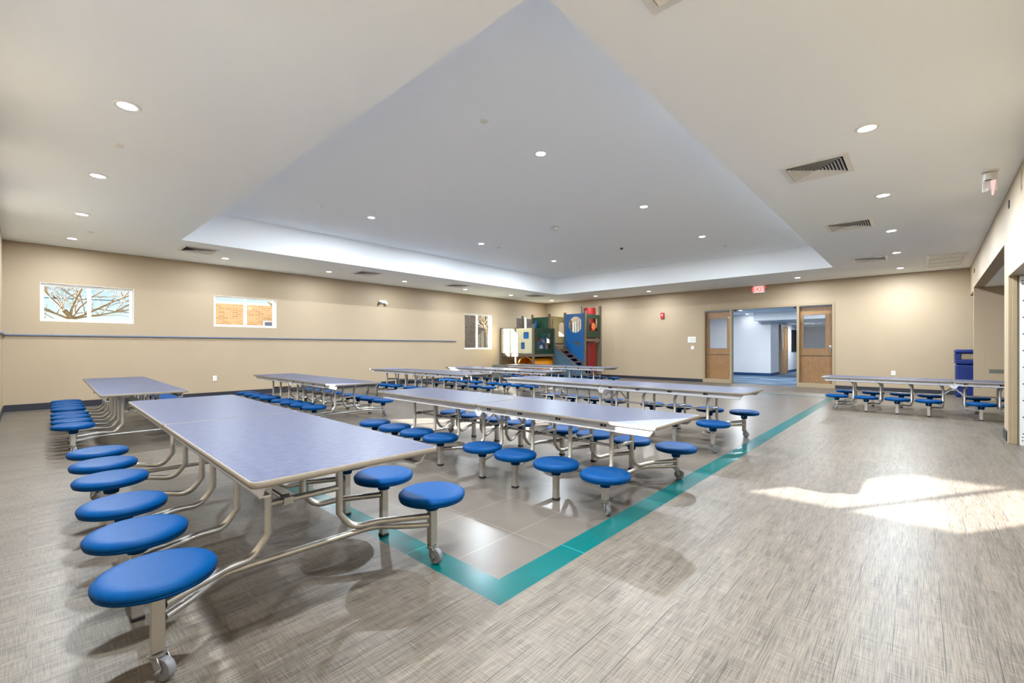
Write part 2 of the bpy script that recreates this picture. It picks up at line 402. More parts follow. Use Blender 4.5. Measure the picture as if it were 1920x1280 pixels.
bb('baseboard_right', [((NICX0-.30,RY(NICX0-.30)),(NICX0,RY(NICX0)),(0,1)),((NICX0,RY(NICX0)),(NICX0,RY(NICX0)-TH),(1,0))], h=.105)

# slate rail along the far wall and round onto the left wall
struct(mk('trim_1', lambda bm: (box(bm, (XL,YF-.035,1.19), (8.88,YF-.001,1.213), bevel=.004), box(bm, (XL,9.0,1.19), (XL+.035,YF-.036,1.213), bevel=.004)), M['rail']), 'slate blue rail running along the tan wall under the small windows', 'rail')

# windows
def window(idx, x0, x1, z0, z1, along='x', pos=YF, out=1, label=''):
    w = x1-x0; fr = .045; d0, d1 = .055, .10
    root = empty('window_%d' % idx, ((x0+x1)/2, pos, 0) if along == 'x' else (pos, (x0+x1)/2, 0), 0 if along == 'x' else PI/2)
    # local: x along the wall, y outward for far wall; for the left wall the local y points to -x (rz=90deg)
    struct(root, label, 'window')
    def f(bm):
        o = rect(-w/2, z0, w/2, z1); mid = 0
        plate_hole(bm, o, [rect(-w/2+fr, z0+fr, mid-fr/2, z1-fr), rect(mid+fr/2, z0+fr, w/2-fr, z1-fr)], 'y', d0, d1)
        plate_hole(bm, rect(-w/2+.012, z0+.012, w/2-.012, z1-.012), [rect(-w/2+.03, z0+.03, w/2-.03, z1-.03)], 'y', d0-.012, d0)
    mk('window_frame', f, M['white'], root)
    mk('window_glass', lambda bm: quad(bm, [(-w/2+fr,.08,z0+fr),(w/2-fr,.08,z0+fr),(w/2-fr,.08,z1-fr),(-w/2+fr,.08,z1-fr)]), M['glass'], root)
    def r(bm):
        t = .006
        box(bm, (-w/2, .001, z0), (w/2, d0-.012, z0+t)); box(bm, (-w/2, .001, z1-t), (w/2, d0-.012, z1))
        box(bm, (-w/2, .001, z0+t), (-w/2+t, d0-.012, z1-t)); box(bm, (w/2-t, .001, z0+t), (w/2, d0-.012, z1-t))
    mk('window_reveal', r, M['white'], root)
wl = ['white slider window showing blue sky and a bare tree', 'white slider window showing an orange brick wall',
      'tall white slider window left of the play structure', 'white window half hidden behind the play structure']
for i, (a,b,c,d) in enumerate(FARW): window(i+1, a, b, c, d, label=wl[i])
for i, (a,b,c,d) in enumerate(LEFTW): window(i+5, a, b, c, d, along='y', pos=XL, label='white slider window in the left side wall')

# wide doorway frame with glazed sidelights in the back wall
dr = struct(empty('door_1', (XB, (OPY0+OPY1)/2, 0)), 'beige doorway frame with a glazed sidelight on each side of the opening', 'doorway')
MY0, MY1 = 2.27, 3.87     # mullions
def ffr(bm):
    cy = (OPY0+OPY1)/2; a, b = -.015, .10; w = .055
    for y0, y1 in ((OPY0,OPY0+w),(OPY1-w,OPY1),(MY0-w*.5,MY0+w*.5),(MY1-w*.5,MY1+w*.5)): box(bm, (a,y0-cy,0), (b,y1-cy,OPZ-w), bevel=.003)
    box(bm, (a,OPY0-cy,OPZ-w), (b,OPY1-cy,OPZ+.001), bevel=.003)
    for y0, y1 in ((OPY0+w,MY0-w*.5),(MY1+w*.5,OPY1-w)): box(bm, (a,y0-cy,0), (b,y1-cy,.11), bevel=.003)
mk('door_frame', ffr, M['frame'], dr)
cy = (OPY0+OPY1)/2
for y0, y1 in ((OPY0+.055,MY0-.028),(MY1+.028,OPY1-.055)):
    mk('sidelight_glass', lambda bm: quad(bm, [(.04,y0-cy,.11),(.04,y1-cy,.11),(.04,y1-cy,OPZ-.055),(.04,y0-cy,OPZ-.055)]), M['liteglass'], dr)
mk('door_seal', lambda bm: box(bm, (.0,MY1-.028-.03-cy,.0), (.04,MY1-.0285-cy,OPZ-.06)), M['grey'], dr)
for y in (MY1-.10, MY0+.07): mk('closer_bracket', lambda bm: box(bm, (.02,y-.03-cy,OPZ-.10), (.08,y+.03-cy,OPZ-.056)), M['dark'], dr)
def leaf(idx, y0, y1, label, side):
    r = struct(empty('door_%d' % idx, (XB+.17, (y0+y1)/2, 0)), label, 'door'); w = y1-y0
    gy0, gy1, gz0, gz1 = -w*.30, w*.30, .98, 1.83
    mk('door_panel', lambda bm: plate_hole(bm, rect(-w/2,.01,w/2,2.04), [rect(gy0,gz0,gy1,gz1)], 'x', 0, .035), M['oak'], r)
    mk('door_glass', lambda bm: quad(bm, [(.017,gy0,gz0),(.017,gy1,gz0),(.017,gy1,gz1),(.017,gy0,gz1)]), M['glass'], r)
    mk('glass_bead', lambda bm: plate_hole(bm, rect(gy0-.012,gz0-.012,gy1+.012,gz1+.012), [rect(gy0+.004,gz0+.004,gy1-.004,gz1-.004)], 'x', -.004, .0), M['frame'], r)
    mk('push_bar', lambda bm: box(bm, (-.045,-w*.46,.80), (-.004,w*.46,.825), bevel=.006), M['frame'], r)
    yy = side*(w/2-.05)
    mk('door_handle', lambda bm: (box(bm, (-.02,yy-.022,.90), (-.004,yy+.022,1.06), bevel=.004), tube(bm, [(-.05,yy,.94),(-.05,yy,1.03)], .012)), M['steel'], r)
leaf(2, 1.56, 2.33, 'oak door with a glass lite swung open behind the right sidelight', -1)
leaf(3, 3.86, 4.66, 'oak door with a glass lite swung open behind the left sidelight', -1)

# ------------------------------------------------------------------ corridor beyond
CX1 = 17.65
struct(mk('floor_corridor', lambda bm: quad(bm, [(XB+.12,-1,.002),(24,-1,.002),(24,7,.002),(XB+.12,7,.002)]), M['carpet']), 'blue wave patterned corridor carpet', 'floor')
def fcw(bm):
    box(bm, (CX1,3.83,0), (CX1+.1,7,2.25)); box(bm, (CX1+.1,3.83,0), (24,3.93,2.25))
    box(bm, (XB+TH,6.9,0), (CX1,7,2.25)); box(bm, (XB+TH,-1,0), (24,-.9,2.25)); box(bm, (23.9,-.9,0), (24,3.83,2.25))
struct(mk('wall_corridor', fcw, M['corr']), 'white corridor walls seen through the doorway', 'wall')
struct(mk('ceiling_corridor', lambda bm: (box(bm, (XB+TH,-1,2.2), (24,7,2.25)), box(bm, (17.0,-.9,1.93), (24,4.22,2.2))), M['ceil']), 'white corridor ceiling with a dropped soffit', 'ceiling')
struct(mk('baseboard_corridor', lambda bm: (box(bm, (CX1-.012,3.818,0.003), (CX1,6.9,.10)), box(bm, (CX1,3.818,0.003), (18.9,3.83,.10)), box(bm, (20.3,3.818,.003), (23.9,3.83,.10))), M['bluebase']), 'blue corridor baseboard', 'baseboard')
d4 = struct(empty('door_4', (19.4,3.80,0)), 'oak door standing ajar down the corridor', 'door')
mk('door_frame', lambda bm: (box(bm, (-.45,-.03,0), (-.38,.029,1.86)), box(bm, (.68,-.03,0), (.75,.029,1.86)), box(bm, (-.38,-.03,1.79), (.68,.029,1.86))), M['frame'], d4)
mk('door_panel', lambda bm: plate_hole(bm, rect(-.38,.01,.68,1.79), [rect(-.1,.95,.1,1.62)], 'y', -.012, .028), M['oak'], d4)
mk('door_glass', lambda bm: box(bm, (-.1,-.002,.95), (.1,.003,1.62)), M['white'], d4)
mk('door_handle', lambda bm: tube(bm, [(.5,-.03,.86),(.62,-.03,.86)], .015), M['steel'], d4)
struct(mk('window_7', lambda bm: (box(bm, (21.1,3.80,.84), (22.6,3.829,1.73))), M['black']), 'dark corridor window past the oak door', 'window')

# ------------------------------------------------------------------ overhead door opening at the right edge
def fjamb(bm):
    x = DOX1
    box(bm, (x-.07, RY(x)-TH+.005, 0), (x-.001, RY(x)+.012, DOZ-.001), bevel=.004)
    box(bm, (x-.082, -.755, 0), (x-.07, -.72, DOZ-.03), bevel=.003)
    box(bm, (DOX0, RY(DOX0)-TH+.005, 0), (DOX0+.07, RY(DOX0)+.012, DOZ-.001), bevel=.004)
    a, b = Vector((DOX0+.07, RY(DOX0+.07), 0)), Vector((DOX1-.07, RY(DOX1-.07), 0))
    lo = [(a.x,a.y-TH+.005),(b.x,b.y-TH+.005),(b.x,b.y+.012),(a.x,a.y+.012)]
    prism(bm, lo, 'z', DOZ-.06, DOZ-.001)
struct(mk('trim_2', fjamb, M['frame']), 'beige steel frame round the overhead door opening', 'door frame')
def ftrack(bm):
    x = 6.865
    box(bm, (x, -1.02, .001), (x+.006, -.765, DOZ-.065)); box(bm, (x-.05, -1.026, .001), (x+.006, -1.02, DOZ-.065))
tr = mk('door_track', ftrack, M['whitemetal'])
tag(tr, 'white perforated steel door track beside the beige jamb at the right edge', 'door track')
def fholes(bm):
    x = 6.865; y = -.70
    k = 0; z = .05
    while z < DOZ-.09:
        step = .17 if .12 < z < DOZ-.25 else .035
        for dy in ((-.085,-.105,-.15) if step < .1 else (-.09,-.16)):
            lathe(bm, [(.006,-.0015),(.006,0)], 8, c=(x, y+dy, z), axis='x')
        z += step
mk('track_hole', fholes, M['dark'], tr)['kind'] = 'stuff'
def fscreen(bm):  # unseen box added to keep sky glare out of the opening
    y = RY(6.3)-TH
    box(bm, (5.3,-2.4,0), (5.4,y,2.1)); box(bm, (7.1,-2.4,0), (7.2,y,2.1)); box(bm, (5.3,-2.5,0), (7.2,-2.4,2.1)); box(bm, (5.3,-2.5,2.1), (7.2,y,2.15))
struct(mk('wall_sky_screen', fscreen, M['corr']), 'unseen white walls added to shut out sky past the overhead door opening', 'wall')
tag(mk('entry_mat', lambda bm: box(bm, (5.75,-1.75,.0), (6.85,-.88,.012), bevel=.003), M['mat']), 'black entry mat just outside the overhead door opening', 'mat')

# ------------------------------------------------------------------ exterior
struct(mk('ground', lambda bm: (quad(bm, [(-60,-60,-.03),(80,-60,-.03),(80,80,-.03),(-60,80,-.03)])), M['ground']), 'dry lawn outside', 'ground')
def branch(bm, p, d, L, r, lvl):
    pts = [p]; q = p.copy(); dd = d.copy(); n = 5
    for i in range(n):
        dd = (dd+Vector((random.uniform(-.22,.22), random.uniform(-.22,.22), random.uniform(-.12,.2)))).normalized()
        q = q+dd*L/n; pts.append(q.copy())
    tube(bm, pts, r, 5 if lvl > 1 else 8, r2=r*.5)
    if lvl >= 4: return
    for k in range(5 if lvl < 3 else 4):
        i = random.randint(1, n); s = Vector((random.uniform(-1,1), random.uniform(-1,1), random.uniform(-.25,.9))).normalized()
        branch(bm, pts[i], (dd*.6+s).normalized(), L*random.uniform(.45,.72), r*.5, lvl+1)
def ftree(bm):
    tube(bm, [(0.25,0,-.02),(.2,0,.5),(.14,0,1.1),(.10,0,1.55)], .10, 10, r2=.085)
    tube(bm, [(.10,0,1.5),(0,0,1.75),(-.14,0,1.95)], .085, 10, r2=.06)
    for d, L, r in (((.9,.2,.35),1.5,.032),((-.9,-.1,.3),1.4,.028),((-.05,.1,1),1.4,.03),((-.4,.2,.9),1.2,.028),((.9,-.3,.1),1.5,.024),((-.8,.3,-.05),1.1,.024),((.4,.8,.5),1.3,.024)):
        branch(bm, Vector((-.02,0,1.72)), Vector(d).normalized(), L, r, 1)
tag(mk('bare_tree', ftree, M['bark'], loc=(.78,16,0)), 'bare leafless tree outside the leftmost small window', 'tree')
def ftree2(bm):
    tube(bm, [(0,0,-.02),(.05,0,.8),(0,0,1.6)], .07, 8, r2=.05)
    for d, L, r in (((.9,.1,.6),1.3,.03),((-.9,-.1,.7),1.3,.03),((.1,.1,1),1.3,.03)):
        branch(bm, Vector((0,0,1.5)), Vector(d).normalized(), L, r, 2)
tag(mk('bare_tree', ftree2, M['bark'], loc=(5.6,14.2,0)), 'thin bare tree in front of the orange brick building', 'tree')
tag(mk('bare_tree', ftree2, M['bark'], loc=(13.1,13.3,0)), 'thin bare tree outside the tall window near the play structure', 'tree')
def bldg(name, loc, rz, w, d, h, mat, label, win=()):
    r = empty(name, loc, rz); tag(r, label, 'building')
    mk('brick_wall', lambda bm: box(bm, (0,0,-.03), (w,d,h-.1)), mat, r)
    mk('roof_edge', lambda bm: (box(bm, (-.08,-.08,h-.0999), (w+.08,d+.08,h-.05)), box(bm, (-.12,-.12,h-.05), (w+.12,d+.12,h))), M['siding'], r)
    for x0, z0, x1, z1, arch in win:
        f = mk('building_window', lambda bm: plate_hole(bm, ([(x0,z0),(x1,z0),(x1,z1)]+([((x0+x1)/2,z1+.25)] if arch else [])+[(x0,z1)]), [rect(x0+.07,z0+.07,x1-.07,z1-.05)], 'y', -.05, -.001), M['siding'], r)
        mk('window_pane', lambda bm: box(bm, (x0+.07,-.02,z0+.07), (x1-.07,-.002,z1-.05)), M['skyglass'], f)
bldg('brick_building', (3.1,18.1,0), -.16, 6.6, 4, 2.62, M['brick'], 'flat roofed orange brick building outside the second small window', [(2.75,1.2,3.5,1.98,False),(4.6,.6,5.4,1.8,False)])
bldg('brick_building', (10.7,16.2,0), 0, 9, 5, 3.9, M['brick2'], 'brown brick building with an arched window outside the tall window', [(1.9,1.0,2.45,2.1,True)])
bldg('brick_building', (24.0,14.0,0), 0, 8, 5, 2.2, M['siding'], 'pale sided building behind the play structure window', [(2,.6,3,1.6,False)])
tag(mk('downpipe', lambda bm: tube(bm, [(0,0,-.03),(0,0,2.5)], .06), M['siding'], loc=(3.35,17.95,0)), 'pale downpipe on the corner of the orange brick building', 'pipe')
tag(mk('utility_cable', lambda bm: tube(bm, [(-9,24,3.2),(0,24,2.85),(9,24,3.05)], .018, 6), M['dark']), 'thin utility cable crossing the sky outside', 'cable')

# ------------------------------------------------------------------ cafeteria tables with attached stools
TUBE = .0145
def seat_prof():
    R = .152
    return [(.001,0),(.06,-.0005),(.11,-.0015),(.132,-.003),(.144,-.008),(R,-.017),(R,-.026),(.149,-.031),(.150,-.033),(.147,-.040),(.138,-.044),(.10,-.045),(.001,-.045)]
def fseat(bm): lathe(bm, seat_prof(), 40)
def fhub(bm):
    lathe(bm, [(.038,-.0445),(.037,-.052),(.030,-.092),(.001,-.092)], 16)
    lathe(bm, [(.004,-.032),(.004,-.030)], 8, c=(0,0,-.065), axis='y'); 
def fbolt(bm):
    lathe(bm, [(.0045,-.038),(.0045,.038)], 8, c=(0,0,-.066), axis='x')
def make_table(x, y, zt, zs, ys, half, w, rz, label, sunny=0):
    root = empty('cafeteria_table', (x, y, 0), rz); tag(root, label, 'table', 'folding stool tables')
    k = (round(zt,3), round(half,3), round(w,3))
    th, ap = .021, .048
    for s in (-1, 1):
        me = cached(('top',half,w,s), 'tabletop', lambda bm: prism(bm, rrect(-w/2+.006, .008 if s > 0 else -half+.006, w/2-.006, half-.006 if s > 0 else -.008, .022, 4), 'z', -th+.001, 0), M['lam'])
        t = link('tabletop', me, root, (0,0,zt))
        def fedge(bm):
            y0, y1 = (.0035, half) if s > 0 else (-half, -.0035)
            o = []
            for ins, z in ((.0062,-.0004),(.003,-.0006),(.0008,-.004),(0,-.0105),(.0008,-.017),(.003,-th),(.0062,-th)):
                rr = max(.026-ins, .002)
                o.append([bm.verts.new((u,v,z)) for u,v in rrect(-w/2+ins, y0+ins, w/2-ins, y1-ins, rr, 4)])
            for a, b in zip(o, o[1:]):
                for i in range(len(a)):
                    f = bm.faces.new((a[i], a[(i+1)%len(a)], b[(i+1)%len(a)], b[i])); f.smooth = True
        link('edge_band', cached(('edge',half,w,s), 'edge_band', fedge, M['edge']), t)
        for sx in (-1, 1):
            def fap(bm):
                X = sx*(w/2-.045); y0, y1 = s*.02, s*(half-.03)
                prism(bm, [(y0,-th),(y1,-th),(y1-s*.005,-th-.012),(y1-s*.035,-th-ap),(y0,-th-ap)], 'x', X-.004, X+.004)
                prism(bm, [(y0,-th-ap),(y1-s*.035,-th-ap),(y1-s*.035,-th-ap+.006),(y0,-th-ap+.006)], 'x', X-.004, X-sx*.028)
            link('apron', cached(('apron',half,w,s,sx), 'apron', fap, M['alu']), root, (0,0,zt))
    clip = cached('clip', 'apron_clip', lambda bm: box(bm, (-.006,-.022,-.011), (.006,.022,.011), bevel=.002), M['dark'])
    cb = cached('clipbolt', 'clip_bolt', lambda bm: lathe(bm, [(.006,-.010),(.006,.010)], 10, c=(0,-.008,0), axis='x'), M['steel'])
    for sx in (-1, 1):
        for yy in [q for q in ys if q < 0]:
            o = link('apron_clip', clip, root, (sx*(w/2-.044), yy+.14, zt-th-.013)); link('clip_bolt', cb, o)
        o = link('label_strip', cached('strip', 'label_strip', lambda bm: box(bm, (-.0012,-.075,-.013), (.0012,.075,.013)), M['paper']), root, (sx*(w/2-.0397), -.26, zt-th-.024))
        link('label_print', cached('print', 'label_print', lambda bm: [box(bm, (-.0018,-.06+.018*i,-.007), (.0018,-.06+.018*i+.010,.004)) for i in range(7)], M['print']), o)
    za = zs-.12; zc = zt-.218
    rod = {-1: [], 1: []}
    for yy in ys:
        s = 1 if yy > 0 else -1
        end = abs(yy) == max(abs(q) for q in ys)
        dy = -s*(.175 if end else .15)
        def ff(bm):
            for sx in (-1, 1):
                X = .142*sx
                pts = [(X, dy+s*.042, zt-.022), (X, dy+s*.042, zt-.05), (X, dy, zt-.115), (X, dy, za+.06), (sx*.20, dy*.96, za-.018), (sx*.30, dy*.66, za-.002), (sx*.36, dy*.42, za), (sx*.489, 0, za)]
                pts = fillet(pts[:4], .03, 4)[:-1]+fillet(pts[3:], .055, 6)
                tube(bm, pts, TUBE, 12)
            tube(bm, [(-.142,dy,zc),(.142,dy,zc)], TUBE*.92, 10)
            if end:
                pts = [(-.489,0,za-.040),(-.40,dy*.38,za-.040),(-.30,dy*.97,za-.040),(.30,dy*.97,za-.040),(.40,dy*.38,za-.040),(.489,0,za-.040)]
                tube(bm, fillet(pts, .05, 4), TUBE*.92, 10)
            box(bm, (-.30,dy+s*.042-.012,zt-.05), (.30,dy+s*.042+.012,zt-.0215))
        link('leg_frame', cached(('fr',round(zt,3),round(zs,3),s,end), 'leg_frame', ff, M['nickel']), root, (0,yy,0))
        rod[s].append(yy+dy)
        for sx in (-1, 1):
            zb = .085 if end else .012
            p = link('stool_post', cached(('post',round(zs,3),end), 'stool_post', lambda bm: box(bm, (-.0175,-.0175,zb), (.0175,.0175,zs-.075), bevel=.003), M['nickel']), root, (sx*.505,yy,0))
            if not end:
                link('foot_cap', cached('cap', 'foot_cap', lambda bm: box(bm, (-.0205,-.0205,0), (.0205,.0205,.014), bevel=.003), M['dark']), p)
            else:
                ang = random.uniform(-.6,.6)+(PI if s < 0 else 0)
                c = link('caster', cached('caster', 'caster', lambda bm: (
                    lathe(bm, [(.022,.078),(.022,.0845)], 16), lathe(bm, [(.017,.071),(.024,.0745),(.024,.078)], 16),
                    prism(bm, [(-.012,.075),(.018,.075),(.035,.045),(.030,.030),(.018,.030)], 'x', .0155, .0185), prism(bm, [(-.012,.075),(.018,.075),(.035,.045),(.030,.030),(.018,.030)], 'x', -.0185, -.0155),
                    box(bm, (-.0185,-.012,.070), (.0185,.018,.076)), tube(bm, [(-.026,.024,.036),(.026,.024,.036)], .005, 8)), M['steel']), p, rz=ang)
                link('wheel', cached('wheel', 'wheel', lambda bm: lathe(bm, [(.008,-.012),(.024,-.012),(.032,-.0115),(.036,-.006),(.036,.006),(.032,.0115),(.024,.012),(.008,.012)], 24, c=(0,.024,.036), axis='x'), M['rubber']), p, rz=ang)
            st = link('stool_seat', cached('seat', 'stool_seat', fseat, M['blue']), root, (sx*.505,yy,zs))
            link('seat_hub', cached('hub', 'seat_hub', fhub, M['blue']), st)
            link('hub_bolt', cached('hbolt', 'hub_bolt', fbolt, M['steel']), st)
    for s in (-1, 1):
        a, b = min(rod[s]), max(rod[s])
        def fr(bm):
            tube(bm, [(-.075,a,0),(-.075,b,0)], .0095, 10)
            for yy in rod[s]:
                box(bm, (-.092,yy-.026,-.012), (-.058,yy-.014,.016)); box(bm, (-.092,yy+.014,-.012), (-.058,yy+.026,.016))
        mk('link_rod', fr, M['steel'], root, (0,0,zc))
    for sx in (-1, 1):
        X = sx*(w/2-.040)
        def fpl(bm):
            plate_hole(bm, [(-.06,-.024),(.06,-.024),(.055,-.05),(.018,-.105),(-.018,-.105),(-.055,-.05)], [circ(-.03,-.04,.005,8),circ(.03,-.04,.005,8),circ(0,-.06,.006,8),circ(0,-.09,.005,8)], 'x', -.003, .003)
        link('hinge_plate', cached('hinge', 'hinge_plate', fpl, M['alu']), root, (X,0,zt))
        for s in (-1, 1):
            y0 = max(r for r in rod[-1]) if s > 0 else min(r for r in rod[1])
            def fb(bm):
                a, b = Vector((0, y0, zc-zt+.005)), Vector((0, -y0*.55, -.045))
                t = (b-a).normalized(); n = Vector((0,-t.z,t.y))*.008
                prism(bm, [((a+n).y,(a+n).z),((b+n).y,(b+n).z),((b-n).y,(b-n).z),((a-n).y,(a-n).z)], 'x', s*.003-.0025, s*.003+.0025)
            mk('fold_brace', fb, M['alu'], root, (sx*.125,0,zt))
    return root
YS4 = [-1.347,-.975,-.608,-.262,.262,.608,.975,1.347]; YS3 = [-1.125,-.695,-.27,.27,.695,1.125]
make_table(.797, 2.81, .611, .340, YS3, 1.41, .665, -.022, 'largest, nearest stool table with twelve blue stools, beside the teal floor corner')
make_table(2.875, 2.725, .529, .258, YS4, 1.59, .69, -.018, 'low stool table just behind the nearest one, its sunlit corner by the teal border')
make_table(4.93, 2.79, .5675, .297, YS4, 1.59, .69, -.004, 'taller stool table beyond the sunlit-corner one, end casters near the teal line')
make_table(.835, 7.15, .560, .290, YS4, 1.59, .675, -.026, 'stool table in the far left corner, pale top, stools overlapping in one line')
make_table(3.06, 7.18, .515, .242, YS4, 1.59, .68, -.008, 'low stool table below the brick-view window, half its top bright')
make_table(5.47, 7.42, .530, .262, YS4, 1.59, .69, -.010, 'grey topped stool table below the wall emergency light, under the slate rail')
make_table(7.25, 6.98, .526, .258, YS4, 1.59, .69, -.010, 'stool table between the end of the slate rail and the play structure')
make_table(9.46, 7.00, .525, .258, YS4, 1.59, .69, -.006, 'farthest stool table, standing right in front of the play structure')
make_table(9.33, -.385, .512, .246, YS4, 1.59, .68, -.025, 'stool table standing alone at the right, running into the alcove')

# ------------------------------------------------------------------ play structure
def play():
    r = empty('play_structure', (12.0, 9.2, 0)); tag(r, 'colourful indoor climbing structure with stairs, tunnel and tube slide in the corner', 'play structure')
    ox, oy = 12.0, 9.2
    def add(name, fn, mat, parent=None):
        bm = bmesh.new(); fn(bm)
        bmesh.ops.translate(bm, vec=(-ox,-oy,0), verts=bm.verts)
        return link(name, finish(bm, name, mat), parent or r)
    def post(x, y, z, z0=0):
        add('post', lambda bm: box(bm, (x-.033,y-.033,z0), (x+.033,y+.033,z), bevel=.006), M['post'])
    X0, Y0, Y1, X1 = 10.8, 8.97, 10.36, 11.88
    for x, y, z in ((X0,Y1,1.66),(X0,9.70,1.66),(X0,Y0,1.72),(X1,Y0,1.64),(X1,Y1,2.12),(12.1,9.34,2.16),(12.1,10.08,2.16),(13.15,9.34,2.1)): post(x, y, z)
    for x, y, z in ((12.3,8.82,2.18),(12.3,8.02,2.20),(13.2,8.02,2.42),(12.62,8.34,2.40)): post(x, y, z)
    add('deck', lambda bm: (box(bm, (X0,Y0,.74), (X1+.3,Y1,.80), bevel=.004), box(bm, (X0-.02,Y0,.71), (X0+.03,Y1,.79)), box(bm, (X0,Y0-.03,.71), (X1,Y0+.03,.79))), M['post'])
    add('upper_deck', lambda bm: (box(bm, (11.92,9.1,1.10), (13.2,10.3,1.16)), box(bm, (12.3,8.0,1.22), (13.22,8.84,1.30))), M['post'])
    w = add('cream_panel', lambda bm: plate_hole(bm, rect(Y0+.035,.82,Y1-.0,1.62), [rrect(9.13,1.28,9.36,1.50,.04), rrect(9.30,.95,9.47,1.17,.03)], 'x', X0-.03, X0-.008), M['cream'])
    add('panel_insert', lambda bm: (box(bm, (X0-.006,9.10,1.24), (X0+.004,9.40,1.54)), box(bm, (X0-.006,9.30,.92), (X0+.004,9.44,1.2))), M['pblue'], w)
    g = add('window_panel', lambda bm: plate_hole(bm, rect(X0+.03,.80,X1-.03,1.63), [rect(X0+.18,.95,X1-.18,1.46)], 'y', Y0-.02, Y0+.004), M['green2'])
    add('window_pane', lambda bm: quad(bm, [(X0+.18,Y0-.006,.95),(X1-.18,Y0-.006,.95),(X1-.18,Y0-.006,1.46),(X0+.18,Y0-.006,1.46)]), M['glass'], g)
    add('maze_board', lambda bm: prism(bm, [(X0+.2,.9),(X0+.75,.9),(X0+.75,1.45),(X0+.2,1.02)], 'y', Y0+.10, Y0+.11), M['skyglass'])
    add('maze_stripe', lambda bm: prism(bm, [(X0+.2,1.08),(X0+.52,1.32),(X0+.30,1.32),(X0+.2,1.22)], 'y', Y0+.085, Y0+.095), M['red'])
    add('maze_knob', lambda bm: prism(bm, [(X0+.5+.09*math.cos(a*PI/10), .97+.12*math.sin(a*PI/10)) for a in range(11)], 'y', Y0+.075, Y0+.09), M['white'])
    add('green_panel', lambda bm: prism(bm, rect(9.38,1.16,10.05,2.05), 'x', 12.06, 12.09), M['green'])
    add('tan_panel', lambda bm: plate_hole(bm, rect(12.14,1.12,13.12,2.08), [[(12.62,1.4),(12.98,1.4),(12.98,1.75)]+[(12.80+.18*math.cos(a*PI/8), 1.75+.14*math.sin(a*PI/8)) for a in range(1,8)]+[(12.62,1.75)]], 'y', 9.31, 9.33), M['tan'])
    add('blue_triangle', lambda bm: prism(bm, [(9.75,1.35),(10.35,1.35),(9.75,1.95)], 'x', 11.9, 11.92), M['pblue'])
    # blue tower panel with a round hole and a slanted foot
    add('blue_panel', lambda bm: plate_hole(bm, [(8.05,.38),(8.05,2.12),(8.79,2.12),(8.79,1.06)], [circ(8.38,1.76,.27,30), [(8.23,1.18),(8.23,1.03),(8.26,1.03),(8.48,1.22)]], 'x', 12.26, 12.285), M['pblue'])
    add('hand_rail', lambda bm: prism(bm, [(8.82,1.05),(8.82,.97),(7.55,.04),(7.55,.12)], 'x', 12.24, 12.26), M['post'])
    add('lower_blue_panel', lambda bm: prism(bm, [(8.81,.96),(8.81,.0),(7.6,.0),(7.6,.05)], 'x', 12.27, 12.29), M['binblue'])
    add('stair_side', lambda bm: prism(bm, [(8.93,1.02),(8.93,.0),(7.55,.0),(7.55,.06)], 'x', 11.86, 11.88), M['slate'])
    add('stair_trim', lambda bm: prism(bm, [(8.93,1.05),(8.93,1.02),(7.55,.06),(7.55,.09)], 'x', 11.85, 11.89), M['post'])
    add('stair_tread', lambda bm: [box(bm, (11.89, 8.95-.17*i, 1.02-.125*(i)), (12.235, 8.79-.17*i, 1.045-.125*i)) for i in range(8)], M['post'])
    add('barrier_bar', lambda bm: [tube(bm, [(13.05,8.56+.11*i,1.3),(13.05,8.56+.11*i,1.98-.03*abs(i-1))], .03, 8) for i in range(5)]+[box(bm, (13.03,8.5,1.28), (13.07,9.06,1.32))], M['white'])
    g = add('bubble_panel', lambda bm: plate_hole(bm, rect(12.34,1.33,13.17,2.10), [rect(12.5,1.55,13.02,1.96)], 'y', 7.985, 8.01), M['green2'])
    f = add('flower_spinner', lambda bm: prism(bm, [(12.76+(.14 if k%2 else .105)*math.cos(k*PI/8), 1.70+(.14 if k%2 else .105)*math.sin(k*PI/8)) for k in range(16)], 'y', 7.99, 8.0), M['orange'], g)
    add('cross_beam', lambda bm: box(bm, (12.33,7.99,1.20), (13.17,8.05,1.30)), M['post'])
    add('tube_slide', lambda bm: (lathe(bm, [(.27,0.0),(.27,1.3)], 32, c=(12.92,8.32,0)), lathe(bm, [(.22,1.3),(.22,2.34)], 32, c=(12.97,8.30,0))), M['red'])
    t = add('crawl_tunnel', lambda bm: (lathe(bm, [(.33,10.86),(.35,10.88),(.35,12.0)], 36, c=(0,9.33,.35), axis='x', cap=False), lathe(bm, [(.001,11.3),(.32,11.3)], 36, c=(0,9.33,.35), axis='x', cap=False)), M['yellow'])
    add('tunnel_rim', lambda bm: lathe(bm, [(.33,10.84),(.365,10.84),(.365,10.875),(.33,10.875)], 36, c=(0,9.33,.35), axis='x', cap=False), M['yellow'], t)
play()
tag(mk('step_block', lambda bm: (box(bm, (10.25,9.85,0), (10.62,10.25,.42), bevel=.01), [box(bm, (10.27+.045*i,9.86,.42), (10.29+.045*i,10.24,.44)) for i in range(8)]), M['grey']), 'grey ribbed plastic step block left of the play structure', 'step')

